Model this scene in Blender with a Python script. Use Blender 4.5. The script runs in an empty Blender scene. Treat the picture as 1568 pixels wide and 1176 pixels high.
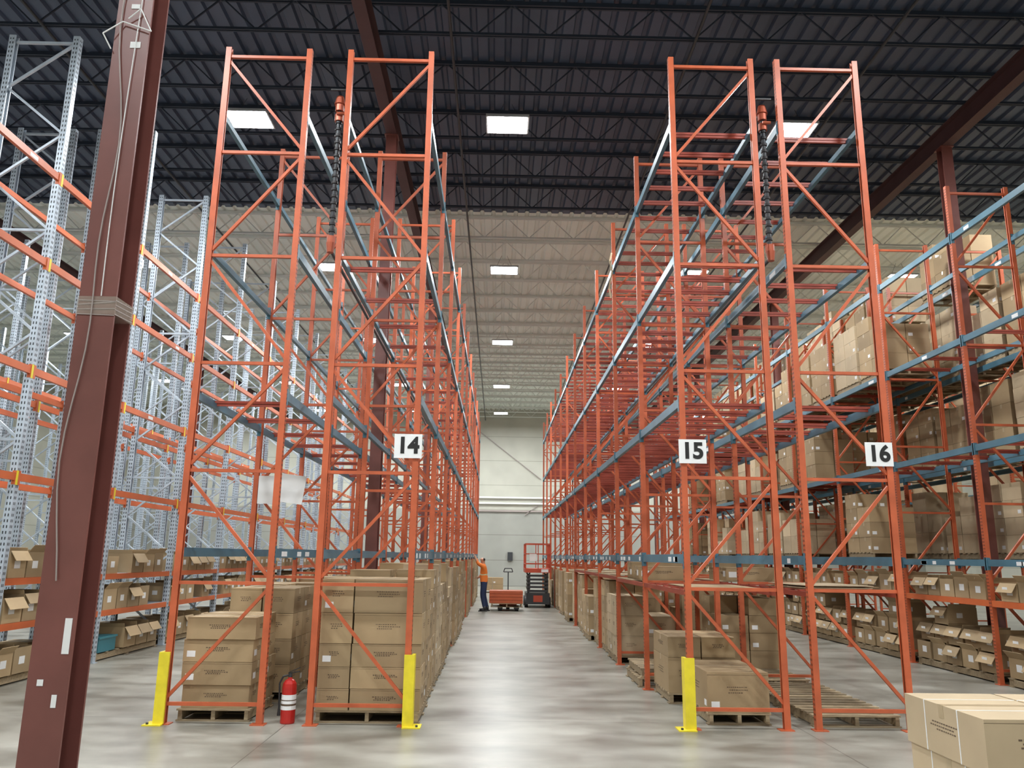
import bpy, math, random
from mathutils import Vector, Matrix
random.seed(7)
S=bpy.context.scene
S.view_settings.view_transform='Standard'

# ---------------------------------------------------------------- materials
def mat(name,col,rough=0.5,metal=0.0,noise=0.0,nscale=8.0,emit=None,alpha=None,bump=0.0,island=0.0,stretch=None):
    m=bpy.data.materials.new(name); m.use_nodes=True
    nt=m.node_tree; b=nt.nodes['Principled BSDF']
    b.inputs['Base Color'].default_value=(*col,1); b.inputs['Roughness'].default_value=rough
    b.inputs['Metallic'].default_value=metal
    if noise or bump or island:
        tc=nt.nodes.new('ShaderNodeTexCoord'); mp=nt.nodes.new('ShaderNodeMapping')
        nt.links.new(tc.outputs['Object'],mp.inputs[0])
        if stretch: mp.inputs['Scale'].default_value=stretch
        n=nt.nodes.new('ShaderNodeTexNoise'); n.inputs['Scale'].default_value=nscale; n.inputs['Detail'].default_value=6
        nt.links.new(mp.outputs[0],n.inputs['Vector'])
        hs=nt.nodes.new('ShaderNodeHueSaturation'); hs.inputs['Color'].default_value=(*col,1)
        mr=nt.nodes.new('ShaderNodeMapRange'); mr.inputs['From Min'].default_value=0.3; mr.inputs['From Max'].default_value=0.7
        mr.inputs['To Min'].default_value=1-noise; mr.inputs['To Max'].default_value=1+noise
        nt.links.new(n.outputs['Fac'],mr.inputs['Value'])
        last=mr.outputs[0]
        if island:
            g=nt.nodes.new('ShaderNodeNewGeometry'); mr2=nt.nodes.new('ShaderNodeMapRange')
            mr2.inputs['To Min'].default_value=1-island; mr2.inputs['To Max'].default_value=1+island
            nt.links.new(g.outputs['Random Per Island'],mr2.inputs['Value'])
            mu=nt.nodes.new('ShaderNodeMath'); mu.operation='MULTIPLY'
            nt.links.new(last,mu.inputs[0]); nt.links.new(mr2.outputs[0],mu.inputs[1]); last=mu.outputs[0]
        nt.links.new(last,hs.inputs['Value'])
        nt.links.new(hs.outputs[0],b.inputs['Base Color'])
        if bump:
            bp=nt.nodes.new('ShaderNodeBump'); bp.inputs['Strength'].default_value=bump; bp.inputs['Distance'].default_value=0.01
            nt.links.new(n.outputs['Fac'],bp.inputs['Height']); nt.links.new(bp.outputs[0],b.inputs['Normal'])
    if emit:
        b.inputs['Emission Color'].default_value=(*emit[0],1); b.inputs['Emission Strength'].default_value=emit[1]
    if alpha is not None: b.inputs['Alpha'].default_value=alpha
    return m

def hole_mat(name,col,hole,pitch,duty,metal=0.0,rough=.5):
    m=mat(name,col,rough,metal); nt=m.node_tree; b=nt.nodes['Principled BSDF']
    tc=nt.nodes.new('ShaderNodeTexCoord'); sp=nt.nodes.new('ShaderNodeSeparateXYZ'); nt.links.new(tc.outputs['Object'],sp.inputs[0])
    d=nt.nodes.new('ShaderNodeMath'); d.operation='DIVIDE'; d.inputs[1].default_value=pitch; nt.links.new(sp.outputs['Z'],d.inputs[0])
    f=nt.nodes.new('ShaderNodeMath'); f.operation='FRACT'; nt.links.new(d.outputs[0],f.inputs[0])
    l=nt.nodes.new('ShaderNodeMath'); l.operation='LESS_THAN'; l.inputs[1].default_value=duty; nt.links.new(f.outputs[0],l.inputs[0])
    mx=nt.nodes.new('ShaderNodeMix'); mx.data_type='RGBA'
    mx.inputs[6].default_value=(*col,1); mx.inputs[7].default_value=(*hole,1)
    nt.links.new(l.outputs[0],mx.inputs[0]); nt.links.new(mx.outputs[2],b.inputs['Base Color'])
    return m

OC=(.50,.108,.042)
ORANGE=mat('rack_orange_paint',OC,.42,noise=.16,nscale=4)
ORANGE_H=hole_mat('rack_orange_perforated',OC,(.06,.02,.012),.05,.45)
RED=mat('rack_crossbar_red',(.30,.05,.028),.45,noise=.15,nscale=2)
BLUE=mat('beam_blue_paint',(.065,.165,.225),.4,noise=.2,nscale=2)
GALV=mat('galvanised_steel',(.48,.55,.62),.38,metal=.15,noise=.15,nscale=4)
GALV_H=hole_mat('galvanised_perforated',(.48,.55,.62),(.03,.035,.04),.075,.5,.15)
GORANGE=mat('beam_orange_paint',(.58,.13,.04),.42,noise=.1,nscale=3)
YELLOW=mat('safety_yellow',(.78,.64,.03),.45,noise=.1)
KRAFT=mat('kraft_cardboard',(.37,.265,.145),.75,noise=.06,nscale=3,island=.2)
KRAFT_L=mat('light_kraft_cardboard',(.50,.39,.25),.75,noise=.06,nscale=3,island=.18)
TAPE=mat('packing_tape',(.44,.34,.21),.3)
INK=mat('printed_ink',(.12,.08,.05),.7)
PAPER=mat('white_paper',(.8,.81,.81),.6)
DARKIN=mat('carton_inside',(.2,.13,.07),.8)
WOOD=mat('pallet_wood',(.30,.23,.14),.8,noise=.25,nscale=6,island=.25,stretch=(1,6,6))
BROWN=mat('column_red_oxide',(.175,.062,.052),.36,noise=.18,nscale=2.5,bump=.1)
BROWND=mat('girder_red_oxide',(.075,.035,.036),.6,noise=.15,nscale=2)
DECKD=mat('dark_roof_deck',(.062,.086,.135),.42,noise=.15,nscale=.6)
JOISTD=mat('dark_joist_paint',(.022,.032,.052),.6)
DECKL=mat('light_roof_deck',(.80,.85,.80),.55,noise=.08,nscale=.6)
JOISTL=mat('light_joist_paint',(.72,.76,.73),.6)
BLACK=mat('black_rubber',(.015,.015,.017),.5)
DARKST=mat('dark_steel',(.05,.055,.06),.45,metal=.4)
COPPER=mat('red_coupling',(.42,.1,.05),.4,metal=.3)
REDP=mat('extinguisher_red',(.45,.02,.015),.25)
WHITE=mat('white_paint',(.82,.82,.8),.5)
SIGNB=mat('sign_black',(.01,.01,.01),.5)
WRAP=mat('stretch_wrap',(.55,.5,.42),.15,alpha=.35)
LED=mat('led_panel',(1,1,1),.5,emit=((.93,.97,1),30)); LED.cycles.emission_sampling='NONE'
ALU=mat('fixture_aluminium',(.6,.62,.64),.4,metal=.5)
CABLE=mat('cable_grey',(.35,.3,.28),.5)
SKIN=mat('skin',(.5,.28,.19),.5); SHIRT=mat('orange_hivis_shirt',(.8,.2,.03),.7); PANTS=mat('navy_trousers',(.02,.035,.09),.8)
HAIR=mat('dark_hair',(.02,.013,.01),.6); LIME=mat('reflective_tape',(.6,.62,.4),.3)
LIFTR=mat('lift_red_orange',(.5,.08,.04),.4)
TEAL=mat('teal_tote',(.03,.2,.25),.4)

# floor
FLOOR=bpy.data.materials.new('polished_concrete'); FLOOR.use_nodes=True
nt=FLOOR.node_tree; b=nt.nodes['Principled BSDF']
tc=nt.nodes.new('ShaderNodeTexCoord')
def noise(scale,st,det=6,dist=.6):
    mp=nt.nodes.new('ShaderNodeMapping'); mp.inputs['Scale'].default_value=st; nt.links.new(tc.outputs['Object'],mp.inputs[0])
    n=nt.nodes.new('ShaderNodeTexNoise'); n.inputs['Scale'].default_value=scale; n.inputs['Detail'].default_value=det; n.inputs['Distortion'].default_value=dist
    nt.links.new(mp.outputs[0],n.inputs['Vector']); return n
n1=noise(.7,(1,1.3,1),5,.2); n2=noise(1.9,(.7,1.3,1),7,.15)
mx=nt.nodes.new('ShaderNodeMath'); mx.operation='ADD'; nt.links.new(n1.outputs['Fac'],mx.inputs[0]); nt.links.new(n2.outputs['Fac'],mx.inputs[1])
cr=nt.nodes.new('ShaderNodeValToRGB'); mh=nt.nodes.new('ShaderNodeMath'); mh.operation='MULTIPLY'; mh.inputs[1].default_value=.5
nt.links.new(mx.outputs[0],mh.inputs[0]); nt.links.new(mh.outputs[0],cr.inputs[0])
cr.color_ramp.elements[0].position=.36; cr.color_ramp.elements[0].color=(.16,.15,.122,1)
cr.color_ramp.elements[1].position=.64; cr.color_ramp.elements[1].color=(.39,.38,.33,1)
# control joints
sp=nt.nodes.new('ShaderNodeSeparateXYZ'); nt.links.new(tc.outputs['Object'],sp.inputs[0])
def joint(out,per,off):
    a=nt.nodes.new('ShaderNodeMath'); a.operation='ADD'; a.inputs[1].default_value=off; nt.links.new(out,a.inputs[0])
    d=nt.nodes.new('ShaderNodeMath'); d.operation='DIVIDE'; d.inputs[1].default_value=per; nt.links.new(a.outputs[0],d.inputs[0])
    f=nt.nodes.new('ShaderNodeMath'); f.operation='FRACT'; nt.links.new(d.outputs[0],f.inputs[0])
    l=nt.nodes.new('ShaderNodeMath'); l.operation='LESS_THAN'; l.inputs[1].default_value=.008/per; nt.links.new(f.outputs[0],l.inputs[0]); return l
j1=joint(sp.outputs['X'],5.43,2.19+50*5.43); j2=joint(sp.outputs['Y'],4.95,0.7+495)
jm=nt.nodes.new('ShaderNodeMath'); jm.operation='MAXIMUM'; nt.links.new(j1.outputs[0],jm.inputs[0]); nt.links.new(j2.outputs[0],jm.inputs[1])
mc=nt.nodes.new('ShaderNodeMix'); mc.data_type='RGBA'; nt.links.new(jm.outputs[0],mc.inputs[0]); nt.links.new(cr.outputs[0],mc.inputs[6]); mc.inputs[7].default_value=(.08,.075,.06,1)
nt.links.new(mc.outputs[2],b.inputs['Base Color'])
mr=nt.nodes.new('ShaderNodeMapRange'); mr.inputs['To Min'].default_value=.22; mr.inputs['To Max'].default_value=.46
nt.links.new(n2.outputs['Fac'],mr.inputs['Value']); nt.links.new(mr.outputs[0],b.inputs['Roughness'])
# wall
def wallmat(name,c1,seam):
    m=mat(name,c1,.65); nt=m.node_tree; b=nt.nodes['Principled BSDF']
    tc=nt.nodes.new('ShaderNodeTexCoord'); sp=nt.nodes.new('ShaderNodeSeparateXYZ'); nt.links.new(tc.outputs['Object'],sp.inputs[0])
    n=nt.nodes.new('ShaderNodeTexNoise'); n.inputs['Scale'].default_value=.8; nt.links.new(tc.outputs['Object'],n.inputs['Vector'])
    d=nt.nodes.new('ShaderNodeMath'); d.operation='DIVIDE'; d.inputs[1].default_value=1.5; nt.links.new(sp.outputs['Z'],d.inputs[0])
    f=nt.nodes.new('ShaderNodeMath'); f.operation='FRACT'; nt.links.new(d.outputs[0],f.inputs[0])
    l=nt.nodes.new('ShaderNodeMath'); l.operation='LESS_THAN'; l.inputs[1].default_value=.03; nt.links.new(f.outputs[0],l.inputs[0])
    mx=nt.nodes.new('ShaderNodeMix'); mx.data_type='RGBA'; mx.inputs[6].default_value=(*c1,1); mx.inputs[7].default_value=(*seam,1)
    nt.links.new(l.outputs[0],mx.inputs[0])
    hs=nt.nodes.new('ShaderNodeHueSaturation'); nt.links.new(mx.outputs[2],hs.inputs['Color'])
    mr=nt.nodes.new('ShaderNodeMapRange'); mr.inputs['To Min'].default_value=.8; mr.inputs['To Max'].default_value=1.15
    nt.links.new(n.outputs['Fac'],mr.inputs['Value']); nt.links.new(mr.outputs[0],hs.inputs['Value'])
    nt.links.new(hs.outputs[0],b.inputs['Base Color']); return m
WALL=wallmat('painted_block_wall',(.50,.50,.43),(.37,.37,.31))
WALLG=wallmat('grey_block_wall',(.34,.345,.31),(.24,.24,.21))

# ---------------------------------------------------------------- mesh builder
class M:
    def __init__(s): s.v=[]; s.f=[]; s.m=[]; s.mats=[]
    def mi(s,m):
        if m not in s.mats: s.mats.append(m)
        return s.mats.index(m)
    def hexa(s,P,m):
        o=len(s.v); s.v+=[tuple(p) for p in P]; k=s.mi(m)
        for f in ((0,3,2,1),(4,5,6,7),(0,1,5,4),(1,2,6,5),(2,3,7,6),(3,0,4,7)):
            s.f.append(tuple(o+i for i in f)); s.m.append(k)
    def box(s,x0,y0,z0,x1,y1,z1,m):
        if x0>x1:x0,x1=x1,x0
        if y0>y1:y0,y1=y1,y0
        if z0>z1:z0,z1=z1,z0
        s.hexa([(x0,y0,z0),(x1,y0,z0),(x1,y1,z0),(x0,y1,z0),(x0,y0,z1),(x1,y0,z1),(x1,y1,z1),(x0,y1,z1)],m)
    def rbox(s,c,dx,dy,z0,z1,a,m):
        ca,sa=math.cos(a),math.sin(a); P=[]
        for z in (z0,z1):
            for x,y in ((-dx,-dy),(dx,-dy),(dx,dy),(-dx,dy)):
                P.append((c[0]+(x*ca-y*sa)/2,c[1]+(x*sa+y*ca)/2,z))
        s.hexa(P,m)
    def bar(s,p,q,w,h,m,up=(0,0,1)):
        p=Vector(p);q=Vector(q);d=(q-p).normalized();u=Vector(up)
        if abs(d.dot(u))>.98:u=Vector((0,1,0))
        r=d.cross(u).normalized()*w/2; t=r.cross(d).normalized()*h/2
        s.hexa([p-r-t,p+r-t,q+r-t,q-r-t,p-r+t,p+r+t,q+r+t,q-r+t],m)
    def cyl(s,p,q,r0,r1,m,n=12):
        p=Vector(p);q=Vector(q);d=(q-p).normalized();u=Vector((0,0,1)) if abs(d.z)<.9 else Vector((1,0,0))
        a=d.cross(u).normalized(); c=d.cross(a); o=len(s.v); k=s.mi(m)
        for P,r in ((p,r0),(q,r1)):
            for i in range(n):
                t=2*math.pi*i/n; s.v.append(tuple(P+a*math.cos(t)*r+c*math.sin(t)*r))
        for i in range(n):
            j=(i+1)%n; s.f.append((o+i,o+j,o+n+j,o+n+i)); s.m.append(k)
        s.f.append(tuple(o+i for i in range(n-1,-1,-1))); s.m.append(k)
        s.f.append(tuple(o+n+i for i in range(n))); s.m.append(k)
    def quad(s,P,m):
        o=len(s.v); s.v+=[tuple(p) for p in P]; s.f.append(tuple(range(o,o+len(P)))); s.m.append(s.mi(m))
    def build(s,name,parent=None,smooth=False):
        me=bpy.data.meshes.new(name); me.from_pydata(s.v,[],s.f)
        for m in s.mats: me.materials.append(m)
        me.polygons.foreach_set('material_index',s.m)
        if smooth: me.polygons.foreach_set('use_smooth',[True]*len(s.f))
        me.update(); o=bpy.data.objects.new(name,me); S.collection.objects.link(o)
        if parent: o.parent=parent
        return o

# ---------------------------------------------------------------- room shell
XL,XR,YB,YF,ZR=-24.5,26,-8,49,10.75
YS=19.8
m=M(); m.box(XL,YB,-.2,XR,YF,0,FLOOR); m.build('floor')
m=M(); m.box(XL,YF,4.5,XR,YF+.3,ZR+.3,WALL); m.box(XL,YF,0,XR,YF+.3,4.5,WALLG)
m.build('wall_back')
m=M(); m.box(XL,YB-.3,0,XR,YB,ZR+.3,WALL); m.build('wall_front')
m=M(); m.box(XL-.3,YB,0,XL,YF,ZR+.3,WALL); m.build('wall_left')
m=M(); m.box(XR,YB,0,XR+.3,YF,ZR+.3,WALL); m.build('wall_right')
m=M()
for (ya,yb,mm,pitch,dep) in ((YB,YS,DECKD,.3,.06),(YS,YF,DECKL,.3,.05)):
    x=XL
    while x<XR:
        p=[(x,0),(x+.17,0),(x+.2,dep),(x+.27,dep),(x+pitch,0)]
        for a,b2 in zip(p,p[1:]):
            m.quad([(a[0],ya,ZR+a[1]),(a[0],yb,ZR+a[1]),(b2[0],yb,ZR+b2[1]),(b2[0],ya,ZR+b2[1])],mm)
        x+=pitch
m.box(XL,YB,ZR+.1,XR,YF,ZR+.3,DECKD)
m.build('ceiling')
def joist(y,mm):
    zt=ZR-.04; zb=ZR-.62
    for s in (-1,1):
        j.box(XL,y+s*.015,zt-.04,XR,y+s*.05,zt+.03,mm); j.box(XL,y+s*.012,zb-.022,XR,y+s*.038,zb+.022,mm)
    x=XL; k=0
    while x<XR-.6:
        a,b2=(zb,zt) if k%2==0 else (zt,zb)
        j.bar((x,y,a),(x+.6,y,b2),.022,.022,mm); x+=.6;k+=1
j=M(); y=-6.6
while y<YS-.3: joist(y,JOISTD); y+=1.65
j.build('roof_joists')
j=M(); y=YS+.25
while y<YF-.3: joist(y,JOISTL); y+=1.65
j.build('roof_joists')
GX=[-13.1,-2.195,8.66,19.6]; CY=[-5.8,4.25,14.15,24.05,34,43.9]
m=M()
for gx in GX:
    m.box(gx-.1,YB,9.72,gx+.1,YF,9.74,BROWND); m.box(gx-.1,YB,10.1,gx+.1,YF,10.12,BROWND); m.box(gx-.008,YB,9.74,gx+.008,YF,10.1,BROWND)
m.build('roof_girders')
def column(gx,cy):
    m=M(); w=.2
    z1=9.72
    m.box(gx-w/2,cy-w/2,0,gx+w/2,cy-w/2+.014,z1,BROWN); m.box(gx-w/2,cy+w/2-.014,0,gx+w/2,cy+w/2,z1,BROWN)
    m.box(gx-.006,cy-w/2+.014,0,gx+.006,cy+w/2-.014,z1,BROWN)
    m.box(gx-.16,cy-.16,0,gx+.16,cy+.16,.02,BROWN)
    m.box(gx-.13,cy-.13,z1-.02,gx+.13,cy+.13,z1,BROWN)
    return m
for gx in GX:
    for cy in CY:
        m=column(gx,cy)
        if gx==-2.195 and cy==4.25:
            m.box(gx-.104,cy-.104,3.0,gx+.104,cy+.104,3.1,WRAP)
            for k in range(4): 
                z=3.0+.026*k; m.bar((gx-.104,cy-.1045,z),(gx+.104,cy-.1045,z+.012*(k%3-1)+.006),.001,.005,CABLE)
                m.bar((gx+.1045,cy-.104,z),(gx+.1045,cy+.104,z+.012),.001,.005,CABLE)
            f=cy-.1
            m.box(gx+.05,f-.004,1.25,gx+.085,f-.001,1.42,PAPER)
            m.box(gx+.0,f-.004,4.62,gx+.06,f-.001,4.66,PAPER); m.box(gx-.02,f-.004,4.88,gx+.03,f-.001,4.91,PAPER)
            m.box(gx+.03,f-.004,1.0,gx+.055,f-.001,1.06,PAPER); m.box(gx-.05,f-.004,1.1,gx-.02,f-.001,1.13,PAPER)
            def cable(pts,r,mm):
                for a,b2 in zip(pts,pts[1:]): m.cyl(a,b2,r,r,mm,6)
            pts=[(gx-.03+.03*math.sin(z*2.1)+.02*math.sin(z*5),f-.012,z) for z in [1.6+.15*i for i in range(54)]]
            cable(pts,.004,CABLE)
            pts=[(gx+.04+.02*math.sin(z*1.3),f-.012,z) for z in [3.1+.2*i for i in range(33)]]
            cable(pts,.003,PAPER)
            cable([(gx-.1,f-.02,4.6),(gx-.14,f-.05,4.68),(gx-.05,f-.02,4.78),(gx+.12,f-.02,4.72),(gx+.05,f-.03,4.86),(gx-.02,f-.02,4.8)],.004,PAPER)
        m.build('steel_column')

# ---------------------------------------------------------------- pallet racking
ZS=[.2,1.43,2.64,3.87,5.17,6.5,7.8]
def rack(name,xa,xb,y0,nb,pitch,H,struts,levels,flip=False,style='o',cross=(),low=None,ncross=3,skip=()):
    m=M(); o=style=='o'
    P=ORANGE if o else GALV; PH=ORANGE_H if o else GALV_H; BM=BLUE if o else GORANGE
    w=.066 if o else .095; t=.004
    for i in range(nb+1):
        y=y0+i*pitch
        for x,s in ((xa,1),(xb,-1)):
            m.box(x,y-w/2,0,x+s*t,y+w/2,H,P)
            m.box(x+s*t,y-w/2,0,x+s*w,y-w/2+t,H,P); m.box(x+s*t,y+w/2-t,0,x+s*w,y+w/2,H,P)
            m.box(x+s*(w-t),y-w/2+t,0,x+s*w,y-w/2+.018,H,P); m.box(x+s*(w-t),y+w/2-.018,0,x+s*w,y+w/2-t,H,P)
            m.box(x-s*.001,y-.022,.1,x,y-.008,H-.05,PH); m.box(x-s*.001,y+.008,.1,x,y+.022,H-.05,PH)
            if not o:
                m.box(x+s*.02,y-w/2-.001,.1,x+s*.035,y-w/2,H-.05,PH); m.box(x+s*.06,y-w/2-.001,.1,x+s*.075,y-w/2,H-.05,PH)
            m.box(x-s*.03,y-.06,0,x+s*.12,y+.06,.01,P)
        sw=.036
        for z in (struts if o else struts[::4]): m.box(xa+w,y-sw/2,z-sw/2,xb-w,y+sw/2,z+sw/2,P)
        for k,(za,zb) in enumerate(zip(struts,struts[1:])):
            r=(k%2==0)!=flip
            e=.07 if o else .02
            A=(xa+w*.9,y,zb-e) if r else (xa+w*.9,y,za+e)
            B=(xb-w*.9,y,za+e) if r else (xb-w*.9,y,zb-e)
            m.bar(A,B,.034,.034,P,up=(0,1,0))
    for i in range(nb):
        ya=y0+i*pitch+w/2; yb=y0+(i+1)*pitch-w/2
        for z in levels:
            if (i,z) in skip: continue
            for x,s in ((xa,1),(xb,-1)):
                bh=.1
                m.box(x+s*.005,ya,z-bh,x+s*.03,yb,z,BM); m.box(x+s*.03,ya,z-bh,x+s*.055,yb,z-.035,BM)
                for yy,sg in ((ya,-1),(yb,1)):
                    m.box(x-s*.004,yy+sg*.045,z-.16,x-s*.0012,yy-sg*.003,z+.03,BM if o else (YELLOW if (i+int(z*3))%2==0 else BM))
                    m.box(x-s*.003,yy-sg*.0,z-.155,x+s*.05,yy-sg*.005,z+.028,BM)
                if random.random()<.35 or (o and z<2):
                    for kk in range(1 if z>2 else 4):
                        yl=ya+random.uniform(.1,2.1); m.box(x+s*.0035,yl,z-.085,x+s*.0049,yl+random.uniform(.1,.22),z-.03,PAPER)
        for z in cross:
            for k in range(ncross):
                yy=ya+(k+.5)*(yb-ya)/ncross
                m.box(xa+.03,yy-.022,z-.034,xb-.03,yy+.022,z-.003,RED)
                m.box(xa+.056,yy-.015,z-.065,xb-.056,yy+.015,z-.036,RED)
        if low:
            for z in low:
                for x,s in ((xa,1),(xb,-1)):
                    m.box(x+s*.005,ya,z-.09,x+s*.05,yb,z,GORANGE)
                m.box(xa+.05,ya,z-.02,xb-.05,yb,z,WOOD if o else GALV)
    return m.build(name)
LV=[1.8,3.55,5.3,7.05]
Y0=8.88; BP=2.54; NB=11
A=(-3.49,-2.42); B_=(-1.97,-.90); C=(2.04,3.11); D=(3.38,4.43); E=(7.4,8.45); F=(8.87,9.92)
rack('pallet_rack',*A,Y0,NB,BP,7.92,ZS,LV,flip=True,cross=(3.55,),ncross=2)
rack('pallet_rack',*B_,Y0,NB,BP,7.92,ZS,LV,cross=(5.3,),ncross=2)
rack('pallet_rack',*C,Y0,NB,BP,7.92,ZS,LV,cross=(3.55,5.3,7.05),ncross=5)
rack('pallet_rack',*D,Y0,NB,BP,7.92,ZS,LV,cross=(3.55,5.3,7.05),ncross=4)
rack('pallet_rack',*E,Y0+.78,NB,BP,7.92,ZS,LV,cross=(3.55,5.3),low=(1.2,),ncross=3)
rack('pallet_rack',*F,Y0+.78,NB,BP,7.92,ZS,LV,low=(1.2,))
rack('pallet_rack',12.9,13.95,Y0+.78,NB,BP,7.92,ZS,LV)
ZG=[.2+.75*i for i in range(13)]
GL=[2.75,4.2,5.75,7.05]
G=(-7.45,-6.4); H_=(-8.9,-7.85)
rack('pallet_rack_galvanised',*G,8.0,11,2.7,9.3,ZG,GL,style='g',low=(.8,1.38))
rack('pallet_rack_galvanised',*H_,8.0,11,2.7,9.3,ZG,[4.2],flip=True,style='g')
rack('pallet_rack_galvanised',-12.85,-11.8,8.0,11,2.7,9.3,ZG,[5.75],style='g')
rack('pallet_rack_galvanised',-14.4,-13.35,8.0,11,2.7,9.3,ZG,[],flip=True,style='g')
rack('pallet_rack_galvanised',-18.3,-17.25,8.0,11,2.7,9.3,ZG,[],style='g')

def guard(x,s):
    m=M(); y=Y0
    m.box(x-s*.012,y-.049,.012,x-s*.045,y+.06,.72,YELLOW)
    m.box(x-s*.045,y-.075,.012,x+s*.065,y-.05,.72,YELLOW)
    m.box(x-s*.13,y-.13,0,x+s*.06,y-.064,.012,YELLOW)
    m.box(x-s*.13,y-.064,0,x-s*.035,y+.08,.012,YELLOW)
    m.cyl((x-s*.09,y-.09,.012),(x-s*.09,y-.09,.03),.014,.014,DARKST,6)
    m.build('rack_post_guard')
guard(A[0],1); guard(B_[1],-1); guard(C[0],1)

def sign(txt,xc,zc,w=.31,h=.27):
    y=Y0-.043
    m=M(); m.box(xc-w/2,y-.006,zc-h/2,xc+w/2,y,zc+h/2,PAPER)
    m.box(xc-.02,y,zc-.05,xc+.02,y+.009,zc+.05,DARKST)
    b=m.build('aisle_number_sign')
    cu=bpy.data.curves.new('digits','FONT'); cu.body=txt; cu.size=.25; cu.offset=.009; cu.align_x='CENTER'; cu.align_y='CENTER'; cu.extrude=.001
    t=bpy.data.objects.new('digits_tmp',cu); S.collection.objects.link(t)
    dg=bpy.context.evaluated_depsgraph_get(); me=bpy.data.meshes.new_from_object(t.evaluated_get(dg))
    bpy.data.objects.remove(t); o=bpy.data.objects.new('digits',me); S.collection.objects.link(o)
    me.materials.clear(); me.materials.append(SIGNB)
    o.rotation_euler=(math.pi/2,0,0); o.location=(xc,y-.0085,zc); o.parent=b
sign('14',-1.02,2.94); sign('15',2.17,2.93); sign('16',4.28,2.93)

# ---------------------------------------------------------------- cartons
def pallet(m,x0,y0,x1,y1,z=0):
    n=7
    for k in (0,.5,1):
        xx=x0+.02+(x1-x0-.08)*k; m.box(xx,y0,z+.018,xx+.04,y1,z+.105,WOOD)
    for k in range(n):
        yy=y0+(y1-y0-.1)*k/(n-1); m.box(x0,yy,z+.107,x1,yy+.09,z+.125,WOOD)
    for k in (0,.5,1):
        yy=y0+(y1-y0-.1)*k; m.box(x0,yy,z,x1,yy+.1,z+.016,WOOD)
def carton(m,x0,y0,z0,x1,y1,z1,K,print_=False,label=0):
    m.box(x0,y0,z0,x1,y1,z1,K); e=.0015
    ym=(y0+y1)/2; xm=(x0+x1)/2
    m.box(x0-e,ym-.025,z1-.07,x1+e,ym+.025,z1+e,TAPE)
    if print_:
        for k,(a,b2) in enumerate(((.32,.62),(.36,.66),(.34,.56))):
            z=z0+(z1-z0)*(.62-.07*k)
            L=x1-x0; xx=x0+L*a
            while xx<x0+L*b2:
                d=random.uniform(.008,.02); m.box(xx,y0-e,z,xx+d,y0,z+.009,INK); xx+=d+.009
            L=y1-y0; yy=y0+L*a
            while yy<y0+L*b2:
                d=random.uniform(.008,.02); m.box(x0-e,yy,z,x0,yy+d,z+.007,INK); m.box(x1,yy,z,x1+e,yy+d,z+.007,INK); yy+=d+.009
        m.box(x0,y0-e,z0+(z1-z0)*.93,x1,y0,z0+(z1-z0)*.935,INK)
    if label:
        m.box(x0+.04,y0-e,z0+.05,x0+.04+label,y0,z0+.05+label*.7,PAPER)
        m.box(x0-e,y0+.05,z0+.06,x0,y0+.05+label,z0+.06+label*.7,PAPER)
        m.box(x1,y0+.05,z0+.06,x1+e,y0+.05+label,z0+.06+label*.7,PAPER)
def load(x0,y0,x1,y1,z,rows,nx,ny,K=None,pr=False,name='palletised_carton_stack',ragged=.0,pal=True,jit=.008,xs=None):
    m=M(); K=K or KRAFT
    if pal: pallet(m,x0,y0,x1,y1,z); zb=z+.127
    else: zb=z
    xs=xs or [k/nx for k in range(nx+1)]; cy=(y1-y0)/ny
    for ix in range(len(xs)-1):
        for iy in range(ny):
            zz=zb
            for k,h in enumerate(rows):
                if k==len(rows)-1 and random.random()<ragged: break
                a,b2=random.uniform(0,jit),random.uniform(0,jit)
                carton(m,x0+xs[ix]*(x1-x0)+.004+a,y0+iy*cy+.004+b2,zz,x0+xs[ix+1]*(x1-x0)-.004-b2,y0+(iy+1)*cy-.004-a,zz+h-.004,K,pr,random.choice((0,0,.09)))
                zz+=h
    return m.build(name)
load(-3.38,9.02,-2.6,9.95,0,[.235,.235,.235,.235],1,2,pr=True,jit=.04)
load(-3.3,10.2,-2.5,11.25,0,[.3,.3,.3,.3],2,2,pr=True)
load(-1.92,9.0,-.80,10.05,0,[.22,.22,.24,.32,.36],2,2,pr=True,jit=.012,xs=[0,.32,1])
load(-1.83,10.15,-.82,11.2,0,[.3,.3,.3,.3,.24],2,2,pr=True,ragged=.3)
for i in range(1,NB):
    for k in (0,1):
        y=Y0+i*BP+.08+k*1.2
        r=random.choice([[.3]*4,[.35]*4,[.26]*5,[.3]*5,[.3]*5])
        load(-1.84,y,-.88+random.uniform(-.04,.06)-(.03 if 26<y<28 else 0),y+1.12,0,r,2,2,pr=i<4,ragged=.3,K=random.choice([KRAFT,KRAFT,KRAFT_L]))
        if i<8: load(-3.4,y,-2.5,y+1.12,0,random.choice([[.3]*4,[.35]*3,[.28]*2]),2,2,ragged=.3)
load(2.3,9.1,2.99,10.2,0,[.42],1,1,pr=True)
load(2.14,10.35,2.99,11.3,0,[.42,.25],2,1,pr=True)
m=M(); pallet(m,1.98,11.6,3.0,12.7,0); pallet(m,2.02,11.62,3.04,12.75,.127); m.build('wooden_pallet_stack')
for i in range(2,NB):
    for k in (0,1):
        y=Y0+i*BP+.08+k*1.2
        r=random.choice([[.3]*4,[.26]*4,[.33]*3,[.4]*3])
        load(2.08+random.uniform(-.12,.02),y,3.05,y+1.12,0,r,2,2,pr=i<4,ragged=.3,K=random.choice([KRAFT,KRAFT,KRAFT_L]))
for y in (9.05,10.25,11.6):
    m=M(); pallet(m,3.42,y,4.38,y+1.1,0)
    m.build('wooden_pallet')
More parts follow.
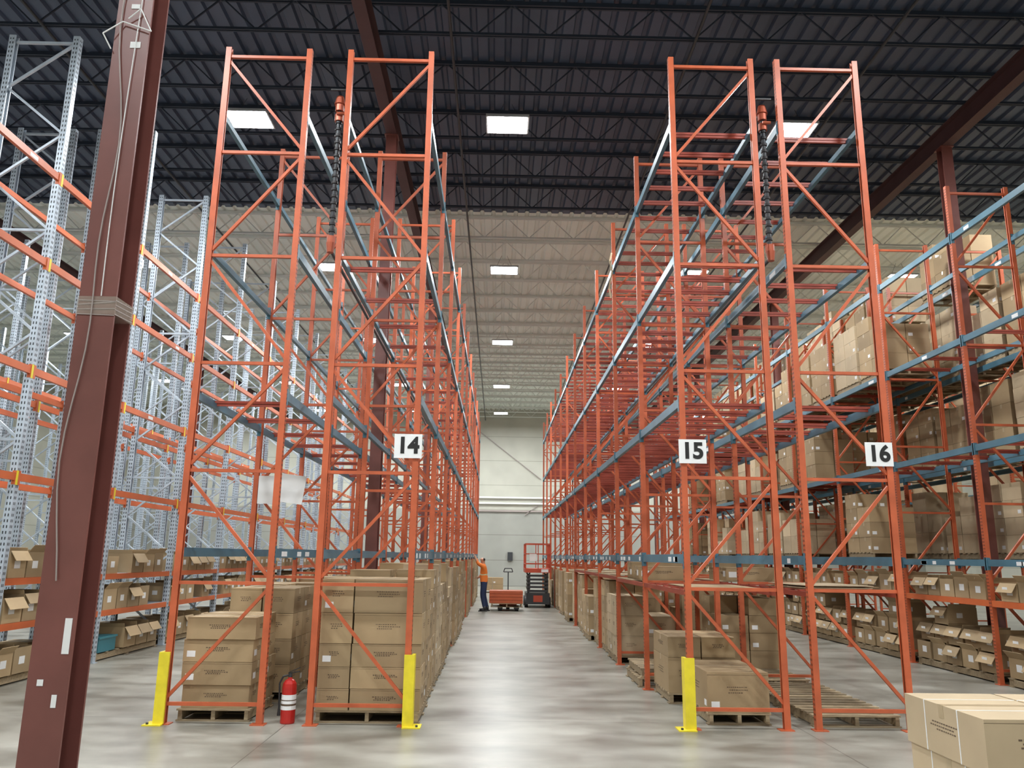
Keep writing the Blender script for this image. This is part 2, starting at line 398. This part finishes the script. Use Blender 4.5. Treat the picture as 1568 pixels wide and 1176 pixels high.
for i in range(1,NB):
    for k in (0,1):
        y=Y0+i*BP+.08+k*1.2
        if i==1 and k==0: continue
        if random.random()<.8: load(3.44,y,4.36,y+1.12,0,random.choice([[.3]*3,[.35]*3,[.26]*4]),2,2,ragged=.4)
def shelf(xa,xb,i,z,boxes,sheets,board=True):
    m=M(); ya=Y0+i*BP+.05; yb=ya+BP-.1
    m.box(xa+.006,ya,z-.07,xa+.04,yb,z-.015,RED); m.box(xb-.04,ya,z-.07,xb-.006,yb,z-.015,RED)
    if board: m.box(xa+.01,ya+.9,z-.014,xb-.01,yb,z,WOOD)
    else:
        for q in range(5): m.box(xa+.01,ya+.2+q*.45,z-.014,xb-.01,ya+.26+q*.45,z,RED)
    for k in range(sheets):
        m.rbox(((xa+xb)/2+random.uniform(-.05,.05),ya+.9+random.uniform(-.1,.1)),.8,1.1,z+.012*k+.001,z+.008+.012*k,random.uniform(-.08,.08),KRAFT_L if k%2 else KRAFT)
    m.build('rack_shelf_board')
    if boxes:
        m=M(); y=ya+.95
        zt=z+.012*sheets+.001
        while y<yb-.5:
            carton(m,xa+.12,y,zt,xb-.15,y+.45,zt+random.choice((.2,.26)),KRAFT,True,.12); y+=.5+random.choice((0,.05,.12))
        m.build('shelf_cartons')
shelf(*C,0,1.43,False,1,False); shelf(*C,1,1.43,True,0); shelf(*D,0,1.43,False,4,False); shelf(*D,1,1.43,True,0)
for i in range(2,5): shelf(*C,i,1.45,False,0)

def opencarton(m,x0,y0,z0,w,d,h,side):
    t=.006; x1=x0+w; y1=y0+d
    m.box(x0+t,y0+t,z0,x1-t,y1-t,z0+t,KRAFT)
    m.box(x0,y0,z0,x0+t,y1,z0+h,KRAFT); m.box(x1-t,y0,z0,x1,y1,z0+h,KRAFT)
    m.box(x0+t,y0,z0,x1-t,y0+t,z0+h,KRAFT); m.box(x0+t,y1-t,z0,x1-t,y1,z0+h,KRAFT)
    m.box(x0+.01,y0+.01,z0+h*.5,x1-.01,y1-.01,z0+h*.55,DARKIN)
    xf=x0 if side<0 else x1
    f=random.choice((0,1,1,2)); L=d*.45
    if f==1:
        m.bar((xf,y0+d/2,z0+h),(xf+side*L*.5,y0+d/2,z0+h-L*.75),d,.006,KRAFT)
        if side<0: m.box(xf-L*.35,y0+d*.35,z0+h-L*.5,xf-L*.34,y0+d*.65,z0+h-L*.3,PAPER)
    elif f==2:
        m.bar((xf,y0+d/2,z0+h),(xf+side*L*.4,y0+d/2,z0+h+L*.5),d,.006,KRAFT)
    m.bar((x0+w/2,y0,z0+h),(x0+w/2,y0-L*.1,z0+h+L*.3),w*.95,.006,KRAFT,up=(0,1,0))
    m.box(xf,y0+d*.3,z0+h*.35,xf+side*.002,y0+d*.3+.13,z0+h*.35+.1,PAPER)
    m.box(x0+w*.3,y0-.002,z0+h*.4,x0+w*.3+.1,y0,z0+h*.4+.08,PAPER)
def pickrow(xa,xb,y0,nb,bp,z,side,h=.3,dens=.93,hole=None):
    for i in range(nb):
        m=M(); y=y0+i*bp+.12
        while y<y0+(i+1)*bp-.5:
            hh=h*random.uniform(.85,1.1); d=random.uniform(.36,.46)
            if random.random()<dens and not (hole and hole[0]<y+d and y<hole[1]):
                xx=xb-.52 if side>0 else xa+.02
                opencarton(m,xx,y,z,.5,d,hh,side)
                if random.random()<.7:
                    xx=xa+.02 if side>0 else xb-.5
                    carton(m,xx,y,z,xx+.45,y+d,z+hh*.95,KRAFT)
            y+=d+.03
        m.build('picking_cartons')
pickrow(*G,8.0,10,2.7,1.382,1,.33); pickrow(*G,8.0,10,2.7,.802,1,.33); 
for i in range(9):
    m=M(); pallet(m,G[0]+.08,8.1+i*2.7,G[1]-.05,8.1+i*2.7+2.4); m.build('wooden_pallet')
pickrow(*G,8.0,9,2.7,.127,1,.32,.85,hole=(13.5,14.3))
m=M(); m.box(-6.9,13.6,.127,-6.46,14.2,.34,TEAL); m.box(-6.92,13.58,.34,-6.44,14.22,.37,TEAL); m.build('teal_tote')
pickrow(*E,Y0+.78,9,BP,1.202,-1,.3)
for i in range(9):
    yb=Y0+.78+i*BP
    m=M(); pallet(m,E[0]+.05,yb+.1,E[1]-.08,yb+2.4); m.build('wooden_pallet')
    m=M(); y=yb+.14
    while y<yb+2.1:
        for k in range(2 if random.random()<.7 else 3):
            opencarton(m,E[0]+.08+.05*k+random.uniform(-.02,.03),y,.127+.3*k,.5,.42,.28,-1)
        y+=.46
    m.build('picking_cartons')
for i in range(0,NB):
    for z in LV:
        for k in (0,1):
            y=Y0+.78+i*BP+.1+k*1.2
            if random.random()<.88 and i<9:
                load(F[0]+.06,y,F[1]-.06,y+1.1,z+.002,random.choice([[.3]*4,[.35]*3,[.26]*5,[.42]*3]),2,2,K=random.choice([KRAFT,KRAFT_L]),ragged=.2)
            if i>=2 and random.random()<.5 and i<9 and z<6:
                load(E[0]+.06,y,E[1]-.06,y+1.1,z+.002,random.choice([[.3]*4,[.35]*3,[.42]*2]),2,2,K=random.choice([KRAFT,KRAFT_L]),ragged=.2)
            if i>0 and i<7 and random.random()<.8:
                load(12.96,y,13.9,y+1.1,z+.002,[.4]*3,1,2,K=KRAFT_L)

# foreground carton stack (strapped cartons)
m=M()
pallet(m,2.52,4.3,3.68,5.25,0)
random.seed(3)
for k,(zz,h) in enumerate(((.127,.275),(.403,.275),(.679,.275))):
    o=.012*(k%2)
    for (a,b2) in ((2.54+o,3.08+o),(3.10+o,3.64)):
        ya,yb=4.36-o,5.18-o
        carton(m,a,ya,zz,b2,yb,zz+h,KRAFT_L,True)
        for q in (.3,.72):
            yy=ya+(yb-ya)*q
            m.box(a-.002,yy-.004,zz,a,yy+.004,zz+h,PAPER); m.box(a-.002,yy-.004,zz+h,b2,yy+.004,zz+h+.0018,PAPER)
m.build('foreground_carton_stack')

# ---------------------------------------------------------------- fire extinguisher
def lathe(m,cx,cy,prof,mm,n=20):
    for (r0,z0),(r1,z1) in zip(prof,prof[1:]): m.cyl((cx,cy,z0),(cx,cy,z1),max(r0,.001),max(r1,.001),mm,n)
m=M(); ex,ey=-2.19,8.98
lathe(m,ex,ey,[(.07,0),(.076,.01),(.076,.36),(.07,.4),(.05,.43),(.025,.445),(.022,.46)],REDP)
m.cyl((ex,ey,.14),(ex,ey,.29),.077,.077,PAPER,20)
m.cyl((ex,ey,.18),(ex,ey,.2),.0775,.0775,INK,20); m.cyl((ex,ey,.23),(ex,ey,.24),.0775,.0775,INK,20)
lathe(m,ex,ey,[(.02,.46),(.02,.5)],DARKST)
m.bar((ex-.02,ey,.5),(ex+.1,ey,.52),.02,.008,BLACK); m.bar((ex-.02,ey,.505),(ex+.1,ey,.56),.02,.008,BLACK)
pts=[(ex-.02,ey-.01,.48),(ex-.07,ey-.02,.47),(ex-.1,ey-.03,.4),(ex-.095,ey-.03,.27),(ex-.09,ey-.03,.15)]
for a,b2 in zip(pts,pts[1:]): m.cyl(a,b2,.01,.01,BLACK,8)
m.cyl(pts[-1],(ex-.09,ey-.03,.08),.012,.018,BLACK,8)
m.build('fire_extinguisher',smooth=False)
m=M(); y=11.34
m.box(-3.4,y-.005,2.43,-3.1,y,2.82,PAPER); m.bar((-3.09,y-.008,2.66),(-2.75,y-.008,2.62),.006,.4,PAPER)
m.build('paper_notice')

def riser(x):
    m=M(); y=9.02
    m.cyl((x,y,5.35),(x,y,7.2),.028,.028,DARKST,12)
    z=5.55
    while z<7.0: m.cyl((x,y,z),(x,y,z+.03),.04,.04,BLACK,12); z+=.09
    for z in (5.4,7.02,7.16): m.cyl((x,y,z),(x,y,z+.09),.055,.055,COPPER,12)
    m.cyl((x,y,7.25),(x,y,7.36),.07,.045,COPPER,12); m.cyl((x-.02,y-.06,7.1),(x+.08,y-.06,7.1),.02,.02,COPPER,8)
    m.cyl((x,y-.02,5.28),(x,y-.02,5.4),.04,.055,COPPER,12)
    m.cyl((x,y,5.32),(x,36,5.32),.022,.022,DARKST,8)
    m.cyl((x,y,7.3),(x,36,7.3),.025,.025,DARKST,8)
    m.bar((x-.1,y-.1,7.4),(x+.09,y-.1,7.4),.02,.02,BLACK)
    m.build('sprinkler_riser_pipe')
riser(-2.07); riser(3.245)
m=M()
pts=[(2.03,13.9,7.3),(1.98,13.8,7.1),(2.02,13.8,6.9),(1.97,13.85,6.6),(2.0,13.85,6.4)]
for a,b2 in zip(pts,pts[1:]): m.bar(a,b2,.03,.012,KRAFT_L,up=(0,1,0))
m.build('hanging_strap')

# ---------------------------------------------------------------- lights
LX=[-16,-10.1,-4.8,.05,5.45,11.4,17]; LY=[-2,5.8,13.6,21.4,29.2,37.2,44.5]
for x in LX:
    for y in LY:
        m=M(); z=9.7
        m.box(x-.4,y-.31,z,x+.4,y+.31,z+.05,ALU); m.box(x-.37,y-.28,z-.006,x+.37,y+.28,z,LED)
        m.box(x-.1,y-.08,z+.05,x+.1,y+.08,z+.12,ALU)
        for sx in (-.25,.25): m.cyl((x+sx,y,z+.05),(x+sx*.3,y,ZR-.6),.004,.004,DARKST,5)
        o=m.build('high_bay_light')
        L=bpy.data.lights.new('lamp','AREA'); L.shape='RECTANGLE'; L.size=.7; L.size_y=.52; L.energy=300; L.color=(.96,.99,1)
        lo=bpy.data.objects.new('lamp',L); lo.location=(x,y,z-.02); S.collection.objects.link(lo); lo.parent=o
w=bpy.data.worlds.new('World'); S.world=w; w.use_nodes=True
w.node_tree.nodes['Background'].inputs[0].default_value=(.6,.7,.9,1); w.node_tree.nodes['Background'].inputs[1].default_value=.1

m=M()
for x in (-7.5,3.1,-.9,6.2):
    m.cyl((x,YB,10.05),(x,YF,10.05),.025,.025,DARKST,8)
m.build('ceiling_sprinkler_pipes')
m=M()
for z in (4.9,5.25): m.cyl((-2,48.9,z),(6,48.9,z),.06,.06,WHITE,10)
m.bar((-1.2,48.93,9.3),(2.6,48.93,6.4),.04,.06,CABLE,up=(0,1,0))
m.bar((1.6,48.93,4.2),(3.4,48.93,5.6),.04,.06,CABLE,up=(0,1,0))
m.box(-2,48.9,4.4,6,48.98,4.5,CABLE); m.box(.6,48.85,1.5,.9,48.98,2.0,DARKST)
m.build('wall_pipework')

# ---------------------------------------------------------------- scissor lift
m=M(); x0,x1,y0,y1=.98,1.9,28.8,30.6
m.box(x0+.05,y0,.12,x1-.05,y1,.5,DARKST)
for x in (x0,x1-.12):
    for y in (y0+.3,y1-.3): m.cyl((x,y,.18),(x+.12,y,.18),.18,.18,BLACK,16)
for k in range(5):
    z=.54+.13*k
    for xx in (x0+.12,x1-.16):
        m.bar((xx,y0+.1,z),(xx,y1-.1,z+.11),.04,.06,DARKST); m.bar((xx+.05,y0+.1,z+.11),(xx+.05,y1-.1,z),.04,.06,DARKST)
    m.box(x0+.1,y0+.05,z,x1-.1,y0+.1,z+.07,DARKST)
m.box(x0,y0-.05,1.2,x1,y1+.05,1.34,LIFTR)
for xx in (x0+.02,x1-.02):
    for yy in [y0+(y1-y0)*k/4 for k in range(5)]: m.bar((xx,yy,1.34),(xx,yy,2.2),.035,.035,LIFTR)
    for z in (1.5,1.85,2.2): m.bar((xx,y0,z),(xx,y1,z),.035,.035,LIFTR)
for yy in (y0,y1):
    for z in (1.5,1.85,2.2): m.bar((x0+.02,yy,z),(x1-.02,yy,z),.034,.034,LIFTR)
    m.bar(((x0+x1)/2,yy,1.34),((x0+x1)/2,yy,2.2),.03,.03,LIFTR)
m.box(x0+.15,y0-.03,1.6,x0+.4,y0+.08,1.85,WHITE); m.box(x1-.35,y0-.054,1.22,x1-.1,y0-.05,1.32,PAPER)
m.box(x0+.3,y0-.01,.2,x1-.3,y0-.002,.42,LIFTR)
m.build('scissor_lift')
m=M(); px,py=.38,26.9
for s in (-.27,.27):
    m.box(px+s-.08,py,.06,px+s+.08,py+1.15,.12,DARKST); m.cyl((px+s-.06,py+.1,.04),(px+s+.06,py+.1,.04),.04,.04,BLACK,10)
m.box(px-.3,py+1.15,.06,px+.3,py+1.35,.4,LIFTR); m.cyl((px-.06,py+1.3,.1),(px+.06,py+1.3,.1),.1,.1,BLACK,12)
m.cyl((px,py+1.35,.3),(px,py+1.6,1.2),.02,.02,DARKST,8)
ring=[(px-.16,py+1.62,1.22),(px-.12,py+1.64,1.34),(px+.12,py+1.64,1.34),(px+.16,py+1.62,1.22)]
for a,b2 in zip(ring,ring[1:]+ring[:1]): m.cyl(a,b2,.016,.016,BLACK,8)
m.build('hand_pallet_jack')
m=M(); px,py=.3,26.85
pallet(m,px-.5,py,px+.55,py+1.1,.122)
for k in range(4):
    for q in range(6): m.box(px-.55,py+.03+q*.17,.25+k*.1,px+.55,py+.17+q*.17,.34+k*.1,ORANGE)
m.build('orange_beam_bundle')
load(-.75,40,.3,41,0,[.3,.3],2,2)

# ---------------------------------------------------------------- worker
def worker(wx,wy):
    J={'pel':(0,0,.96,.15,.18),'sp':(.01,0,1.14,.14,.165),'ch':(.02,0,1.32,.15,.19),'nk0':(.03,0,1.46,.08,.09),'nk':(.045,0,1.53,.062,.062),'hd':(.06,0,1.62,.115,.095),'hd2':(.05,0,1.70,.11,.092),
       'ls':(.03,.18,1.42,.078,.078),'le':(.2,.22,1.5,.058,.058),'lw':(.29,.17,1.7,.038,.038),'lp':(.33,.16,1.77,.04,.028),
       'rs':(.03,-.18,1.42,.078,.078),'re':(.05,-.25,1.16,.058,.058),'rw':(.2,-.23,1.05,.038,.038),'rp':(.27,-.22,1.04,.04,.028),
       'lh':(0,.09,.86,.115,.11),'lk':(.05,.11,.5,.08,.08),'la':(-.03,.12,.1,.058,.058),
       'rh':(0,-.09,.86,.115,.11),'rk':(.0,-.12,.5,.08,.08),'ra':(-.12,-.14,.1,.058,.058)}
    Ed=[('pel','sp'),('sp','ch'),('ch','nk0'),('nk0','nk'),('nk','hd'),('hd','hd2'),('ch','ls'),('ls','le'),('le','lw'),('lw','lp'),('ch','rs'),('rs','re'),('re','rw'),('rw','rp'),
        ('pel','lh'),('lh','lk'),('lk','la'),('pel','rh'),('rh','rk'),('rk','ra')]
    ks=list(J); T=lambda p:(wx-p[0],wy-p[1],p[2])
    me=bpy.data.meshes.new('w'); me.from_pydata([T(J[k]) for k in ks],[(ks.index(a),ks.index(b2)) for a,b2 in Ed],[])
    o=bpy.data.objects.new('w',me); S.collection.objects.link(o)
    sk=o.modifiers.new('s','SKIN'); sk.branch_smoothing=.3
    for i,k in enumerate(ks):
        sv=me.skin_vertices[0].data[i]; sv.radius=(J[k][3],J[k][4]); sv.use_root=(k=='pel')
    ss=o.modifiers.new('ss','SUBSURF'); ss.levels=3; ss.render_levels=3
    dg=bpy.context.evaluated_depsgraph_get(); dg.update()
    nm=bpy.data.meshes.new_from_object(o.evaluated_get(dg)); bpy.data.objects.remove(o)
    m=M(); m.v=[tuple(v.co) for v in nm.vertices]
    for mm in (SKIN,SHIRT,PANTS,HAIR,BLACK,LIME): m.mi(mm)
    for p in nm.polygons:
        c=p.center; lx=wx-c.x; ly=wy-c.y; z=c.z
        if z<.93: k=2
        elif z>1.5 and abs(ly)<.12 and lx<.17: k=3 if (z>1.71 or (lx<.04 and z>1.6)) else 0
        elif (ly>.1 and lx>.24 and z>1.58) or (ly<-.1 and lx>.15): k=0
        else: k=5 if (1.14<z<1.18 and abs(ly)<.2) else 1
        m.f.append(tuple(p.vertices)); m.m.append(k)
    for (ax,ay) in ((-.03,.12),(-.12,-.14)):     # safety boots
        m.cyl(T((ax,ay,.02)),T((ax,ay,.17)),.052,.05,BLACK,14)
        m.cyl(T((ax-.03,ay,.055)),T((ax+.16,ay,.045)),.052,.042,BLACK,14)
        m.rbox((wx-ax-.055,wy-ay),.28,.1,0,.028,0,BLACK)
    m.cyl(T((.155,0,1.645)),T((.185,0,1.62)),.01,.016,SKIN,8)
    for s in (-1,1):
        m.cyl(T((.05,s*.078,1.635)),T((.04,s*.098,1.64)),.02,.028,SKIN,8)
        m.cyl(T((.15,s*.032,1.66)),T((.162,s*.032,1.66)),.009,.006,SIGNB,8)
    m.bar(T((.16,-.025,1.595)),T((.16,.025,1.595)),.006,.008,COPPER)
    def hand(p,d,side):
        p=Vector(p); d=Vector(d).normalized(); lat=Vector((0,1,0))
        for k,L in enumerate((.062,.072,.066,.05)):
            a=p+lat*(-.027+.018*k)+d*.01; b2=a+d*L*.6; c=b2+(d*.6+Vector((.35,0,-.5))).normalized()*L*.5
            m.cyl(T(a),T(b2),.0095,.009,SKIN,8); m.cyl(T(b2),T(c),.009,.007,SKIN,8)
        a=p+lat*side*.03-d*.02; b2=a+(lat*side+d).normalized()*.035; c=b2+d*.03
        m.cyl(T(a),T(b2),.011,.01,SKIN,8); m.cyl(T(b2),T(c),.01,.008,SKIN,8)
    hand((.335,.16,1.775),(.4,0,.9),-1); hand((.275,-.22,1.04),(1,0,-.1),1)
    m.build('warehouse_worker',smooth=True)
worker(-.43,26.8)

# ---------------------------------------------------------------- camera
cam=bpy.data.cameras.new('Camera'); co=bpy.data.objects.new('Camera',cam); S.collection.objects.link(co); S.camera=co
cam.sensor_width=36; cam.lens=1215/1568*36; cam.clip_end=200
R=Matrix.Rotation(math.radians(-.85),4,'Z')@Matrix.Rotation(math.radians(90+12.26),4,'X')@Matrix.Rotation(math.radians(.78),4,'Z')
co.matrix_world=Matrix.Translation((0,0,1.75))@R
